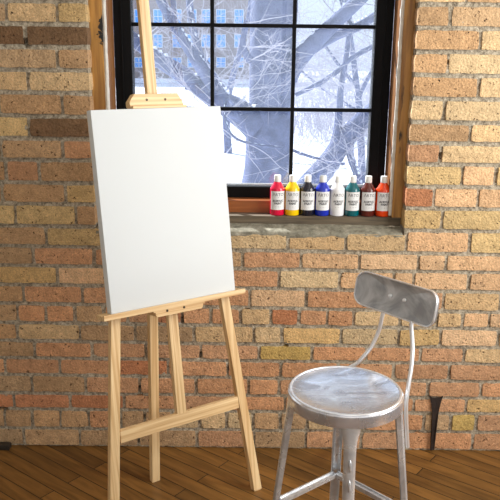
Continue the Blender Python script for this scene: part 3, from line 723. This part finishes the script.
for i, (rgb, nm, where) in enumerate(PAINTS):
    X = at(BXP[i], 205, .088).x
    t = thing('paint_bottle', f'{nm} acrylic paint bottle on window sill, {where}', 'paint bottle', (X, .0878, .8936), 'acrylic paint bottles on the window sill')
    t.rotation_euler.z = rb.uniform(-.06, .06)+.05
    me = me_body.copy(); me.materials.append(plain('paint_'+nm.replace(' ', '_'), rgb, .22, coat=.3, spec=.5))
    b_ = link(bpy.data.objects.new('body', me), t); b_['label'] = f'{nm} bottle body'
    link(bpy.data.objects.new('cap', me_cap), t)
    lb = link(bpy.data.objects.new('label', me_lab), t); link(bpy.data.objects.new('lettering', me_ink), lb)

# ------------------------------------------------------------------ odds and ends at the foot of the wall
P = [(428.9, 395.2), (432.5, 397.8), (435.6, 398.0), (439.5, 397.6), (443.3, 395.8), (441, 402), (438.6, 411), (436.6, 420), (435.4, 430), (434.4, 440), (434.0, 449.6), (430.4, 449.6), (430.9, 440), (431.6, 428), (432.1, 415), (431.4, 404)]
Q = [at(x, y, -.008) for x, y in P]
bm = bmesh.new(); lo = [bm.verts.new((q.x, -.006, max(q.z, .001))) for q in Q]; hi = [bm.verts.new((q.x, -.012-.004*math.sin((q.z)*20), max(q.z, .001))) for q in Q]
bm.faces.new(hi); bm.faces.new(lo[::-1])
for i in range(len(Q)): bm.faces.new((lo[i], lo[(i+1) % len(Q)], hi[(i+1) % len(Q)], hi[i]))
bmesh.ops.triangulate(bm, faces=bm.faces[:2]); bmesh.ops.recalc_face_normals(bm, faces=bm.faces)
tag(obj('dark_strip', bm, M['strip_mat']), 'dark tapered strip against the brick wall right of the stool', 'metal strip')  # thin dark tapered plate against the bricks
bm = bmesh.new(); box(bm, -1.35, -.897, -.040, -.012, .0005, .022, .004); tag(obj('floor_bar', bm, M['darkbar']), 'short dark bar lying on the floor against the wall, far left', 'bar')

# ------------------------------------------------------------------ outdoors
GZ = -1.2
bm = bmesh.new(); g = []
for i in range(41):
    r = []
    for k in range(41):
        X = -80+4*i; Y = .32+(k/40)**2*150
        r.append(bm.verts.new((X, Y, GZ+noise.noise(Vector((X*.3, Y*.3, 0)))*.06)))
    g.append(r)
for i in range(40):
    for k in range(40): bm.faces.new((g[i][k], g[i+1][k], g[i+1][k+1], g[i][k+1])).smooth = True
struct(obj('ground', bm, M['snow']))
# brick building across the street
bY = 72
b0, b1 = at(20, 60, bY), at(266, 60, bY)
bl = thing('apartment_building', 'tan masonry building with rows of blue windows beyond the trees', 'building', ((b0.x+b1.x)/2, bY+6, GZ))
bm = bmesh.new(); box(bm, b0.x, b1.x, bY, bY+12, GZ, 9.6, 0); obj('facade', bm, M['bldg'], bl)
bm = bmesh.new(); box(bm, b0.x-.3, b1.x+.3, bY-.3, bY+12.3, 9.6, 10.1, 0); obj('cornice', bm, M['bframe'], bl)
bm = bmesh.new(); box(bm, b0.x-.3, b1.x, bY-2.6, bY-.1, GZ+.02, GZ+.45, .05); obj('snow_bank', bm, M['snow'], bl, label='white snow bank along the foot of the building')
cols = [44, 63, 82, 100, 119, 139, 158, 177, 192, 206, 221, 239, 257]
for (ya, yb) in ((-17, -4), (10, 23), (35, 47), (58, 67)):
    for x in cols:
        pa, pb = at(x-4, ya, bY), at(x+4, yb, bY)
        bm = bmesh.new(); x0, x1, z0, z1 = pa.x, pb.x, pb.z, pa.z; w = .07
        box(bm, x0-w, x1+w, bY-.08, bY+.02, z1, z1+w, 0); box(bm, x0-w, x1+w, bY-.14, bY+.02, z0-w, z0, 0)
        box(bm, x0-w, x0, bY-.08, bY+.02, z0, z1, 0); box(bm, x1, x1+w, bY-.08, bY+.02, z0, z1, 0); box(bm, x0, x1, bY-.06, bY+.02, (z0+z1)/2-.03, (z0+z1)/2+.03, 0); box(bm, (x0+x1)/2-.03, (x0+x1)/2+.03, bY-.06, bY+.02, z0, z1, 0)
        wn = obj('window', bm, M['bframe'], bl)
        bm = bmesh.new(); box(bm, x0, x1, bY-.03, bY+.02, z0, z1, 0); obj('pane', bm, M['bglass'], wn)

rt = random.Random(5)
def px_path(P, Y):
    """limb through photo points (x, y, width) at depth Y (+ optional 4th: shift in depth)"""
    pts = []; rs = []
    for q in P:
        y_ = Y+(q[3] if len(q) > 3 else 0)
        pts.append(at(q[0], q[1], y_)); rs.append(q[2]/2*(y_+CAMD)/FPX/1.0)
    return pts, rs
def limb(bm, P, Y, seg=12):
    pts, rs = px_path(P, Y); sp = smooth_path(pts, 5); sr = []
    for i in range(len(pts)-1):
        for k in range(5): sr.append(rs[i]+(rs[i+1]-rs[i])*k/5)
    sr.append(rs[-1])
    sp = [p+Vector((noise.noise(p*1.7), noise.noise(p*1.7+Vector((7, 3, 1))), 0))*sr[i]*.25 for i, p in enumerate(sp)]
    tube(bm, sp, sr, seg); return sp, sr
def twig(bm, p, d, L_, r, depth):
    n = max(4, int(L_/.12)); pts = [p]; q = p.copy(); dd = d.normalized()
    for i in range(n):
        dd = (dd+Vector((rt.uniform(-1, 1), rt.uniform(-1, 1), rt.uniform(-.9, 1.0)))*.22).normalized()
        q = q+dd*L_/n; pts.append(q.copy())
    tube(bm, pts, [r*(1-.65*i/n) for i in range(n+1)], 4 if r < .02 else 6, False)
    if depth > 0:
        for k in range(rt.randint(3, 5)):
            i = rt.randint(1, n-1); v = pts[i]
            side = Vector((rt.uniform(-1, 1), rt.uniform(-.6, .6), rt.uniform(-.7, 1))).normalized()
            twig(bm, v, (dd*.5+side).normalized(), L_*rt.uniform(.35, .65), r*.6, depth-1)
def snow_on(bm, sp, sr, rt_=.5):
    for i in range(len(sp)-1):
        if sr[i] < .012 or rt.random() > rt_: continue
        t = (sp[i+1]-sp[i]); 
        if abs(t.normalized().z) > .93: continue
        o = Vector((0, -.15, 1)); o = (o-t.normalized()*o.dot(t.normalized())).normalized()
        tube(bm, [sp[i]+o*sr[i]*.8, sp[i]+t*.5+o*sr[i]*.95, sp[i+1]+o*sr[i+1]*.8], [sr[i]*.1, min(.05, sr[i]*.34), sr[i]*.1], 6)
def make_tree(label, Y, limbs, ntw, tw_len, tw_r, depth=2, group=None):
    base = at(limbs[0][0][0], limbs[0][0][1], Y)
    t = thing('bare_tree', label, 'tree', (base.x, Y, GZ), group)
    bm = bmesh.new(); sn = bmesh.new(); tw = bmesh.new()
    for li, P in enumerate(limbs):
        sp, sr = limb(bm, P, Y, 20 if li == 0 else 12)
        if li > 0: snow_on(sn, sp, sr)
        for k in range(ntw if li else ntw//2):
            i = rt.randint(0, len(sp)-2); v = sp[i]+Vector((rt.uniform(-1, 1), -.8, rt.uniform(-.6, .6)))*sr[i]*.9
            d = Vector((rt.uniform(-1, 1), rt.uniform(-1, .6), rt.uniform(-.8, 1)))
            twig(tw, v, d, tw_len*rt.uniform(.5, 1.2), tw_r*rt.uniform(.6, 1.2), depth)
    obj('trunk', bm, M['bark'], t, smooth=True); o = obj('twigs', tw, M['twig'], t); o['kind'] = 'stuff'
    if len(sn.verts): obj('snow', sn, M['snow'], t, smooth=True)['kind'] = 'stuff'
    else: sn.free()
    return t
Yt = 6.0
def gnd(P, Y):      # carry the foot of a trunk down to the ground
    x, y, w = P[0][:3]; b = at(x, y, Y); yy = y
    while at(x, yy, Y).z > GZ-.05: yy += 2
    return [(x-2, yy, w*1.35)]+P
make_tree('thick bare tree right outside the window, its trunk beside the central muntin', Yt, [
    gnd([(266, 200, 52), (268, 150, 46), (271, 100, 42), (272, 60, 40), (270, 20, 45), (268, -30, 44), (266, -90, 40)], Yt),
    [(258, 128, 30, -.1), (238, 112, 26, -.15), (215, 98, 20, -.2), (190, 80, 17, -.2), (160, 60, 15, -.1), (134, 40, 13, 0), (95, 10, 11, .1), (60, -25, 9, .3)],
    [(222, 100, 16, -.2), (205, 74, 13, -.3), (192, 54, 11, -.4), (178, 30, 10, -.4), (163, 4, 9, -.3), (148, -30, 8, -.2)],
    [(206, 74, 8, -.3), (197, 45, 7, -.2), (191, 15, 7, 0), (187, -25, 6, .2)],
    [(176, 30, 5, -.4), (174, 8, 5, -.4), (170, -25, 4, -.3)],
    [(280, 92, 24, 0), (294, 66, 19, -.1), (312, 46, 16, -.2), (337, 21, 14, -.2), (362, -3, 13, -.2), (400, -40, 11, -.1)],
    [(298, 62, 11, -.1), (318, 46, 10, 0), (340, 34, 9, .1), (358, 26, 9, .2), (380, 13, 8, .3), (420, -10, 7, .4)],
    [(352, 28, 5, .2), (345, 12, 4, .2), (338, -10, 4, .2)],
    [(250, 60, 8, -.3), (243, 45, 6, -.5), (246, 20, 4, -.6)],
    [(240, 118, 5, -.5), (229, 100, 3, -.7), (224, 112, 3, -.9), (232, 135, 2.6, -1.), (252, 144, 2.6, -1.), (284, 148, 2.4, -1.)],
], 5, .9, .0065)
Y2 = 9.5
make_tree('leaning bare tree lower right outside the window, above the paint bottles', Y2, [
    gnd([(302, 200, 28), (318, 176, 24), (336, 152, 21), (354, 128, 19), (378, 106, 17), (410, 78, 15), (450, 40, 12)], Y2),
    [(331, 158, 11), (337, 135, 9), (339, 112, 7), (341, 85, 6), (347, 50, 5), (350, 10, 4)],
    [(352, 130, 9), (350, 152, 8, -.1), (356, 172, 7, -.2), (362, 190, 6, -.3)],
    [(295, 95, 4), (318, 84, 5), (335, 73, 5), (352, 58, 5), (378, 44, 5), (410, 30, 5)],
    [(292, 150, 3, -.4), (315, 158, 3, -.5), (345, 164, 3, -.6)],
], 11, 1.0, .008)
Y3 = 13.5
make_tree('slender bare tree at the right edge of the window, behind the leaning one', Y3, [
    gnd([(362, 170, 8), (360, 120, 7), (356, 80, 6), (351, 40, 5), (345, -10, 4)], Y3),
    [(358, 100, 4), (372, 70, 4), (390, 40, 3)], [(356, 86, 4), (335, 60, 3), (318, 35, 3)], [(359, 112, 3), (325, 90, 3), (300, 70, 2)],
], 10, 1.2, .012)
make_tree('slender bare tree seen left of the thick trunk, before the building', 18, [
    gnd([(228, 150, 8), (226, 110, 7), (232, 80, 6), (240, 50, 5), (248, 20, 4), (252, -20, 3)], 18),
    [(229, 96, 4), (212, 70, 3), (200, 50, 3)], [(226, 112, 4), (205, 95, 3), (185, 88, 3)],
], 7, 1.2, .014)
# tangled brush along the far side of the yard
bm = bmesh.new(); rt.seed(21)
for k in range(260):
    X = rt.choice((rt.uniform(-9, 10), rt.uniform(1, 8), rt.uniform(1, 8))); Y = rt.uniform(22, 30); hgt = rt.uniform(2., 4.4) if X > 0 else rt.uniform(.8, 1.8)
    twig(bm, Vector((X, Y, GZ)), Vector((rt.uniform(-.5, .5), rt.uniform(-.3, .3), 1)), hgt, .013, 2)
for k in range(110):
    X = rt.uniform(.6, 6.0); Y = rt.uniform(20.5, 24)
    twig(bm, Vector((X, Y, GZ)), Vector((rt.uniform(-.6, .6), rt.uniform(-.3, .3), 1)), rt.uniform(1.2, 2.6), .009, 2)
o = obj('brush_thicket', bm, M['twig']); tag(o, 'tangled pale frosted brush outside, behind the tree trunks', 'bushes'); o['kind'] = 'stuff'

# ------------------------------------------------------------------ light
def area(name, loc, tgt, sx, sy, power, col):
    l = bpy.data.lights.new(name, 'AREA'); l.shape = 'RECTANGLE'; l.size = sx; l.size_y = sy; l.energy = power; l.color = col
    o = bpy.data.objects.new(name, l); C.objects.link(o); o.location = loc
    o.rotation_euler = (Vector(tgt)-Vector(loc)).to_track_quat('-Z', 'Y').to_euler(); return o
area('daylight_right', (XR-.01, (WY0+WY1)/2, (WZ0+WZ1)/2), (0, (WY0+WY1)/2, (WZ0+WZ1)/2), WY1-WY0-.1, WZ1-WZ0-.1, 74, (1, .99, .965))
area('front_fill', ((FX0+FX1)/2, -4.29, (FZ0+FZ1)/2), ((FX0+FX1)/2, 0, (FZ0+FZ1)/2), FX1-FX0-.1, FZ1-FZ0-.1, 10, (.96, .98, 1))  # added front fill, also a bright area for the metal to reflect
area('ceiling_fill', (.55, -2.9, ZT-.06), (.55, -2.9, 0), 1.2, .5, 7, (1, .95, .88))  # added overhead fill, no fixture seen here
sun = bpy.data.lights.new('sun', 'SUN'); sun.energy = 13.0; sun.angle = .009; sun.color = (1, .97, .92)
so = bpy.data.objects.new('sun', sun); C.objects.link(so); so.location = (-4, 6, 6)
so.rotation_euler = Vector((1, -1, -1.18)).to_track_quat('-Z', 'Y').to_euler()
w = bpy.data.worlds.new('sky'); bpy.context.scene.world = w; w.use_nodes = True
bg = w.node_tree.nodes['Background']; bg.inputs[0].default_value = (.77, .86, 1, 1); bg.inputs[1].default_value = 1.06

sc = bpy.context.scene
sc.view_settings.view_transform = 'Standard'; sc.view_settings.look = 'None'; sc.view_settings.gamma = 1; sc.view_settings.use_curve_mapping = False
sc.view_settings.exposure = 0.0
sc.cycles.max_bounces = 8; sc.cycles.diffuse_bounces = 4; sc.cycles.glossy_bounces = 4; sc.cycles.transparent_max_bounces = 12
sc.cycles.use_denoising = True
sc.cycles.sample_clamp_indirect = 6
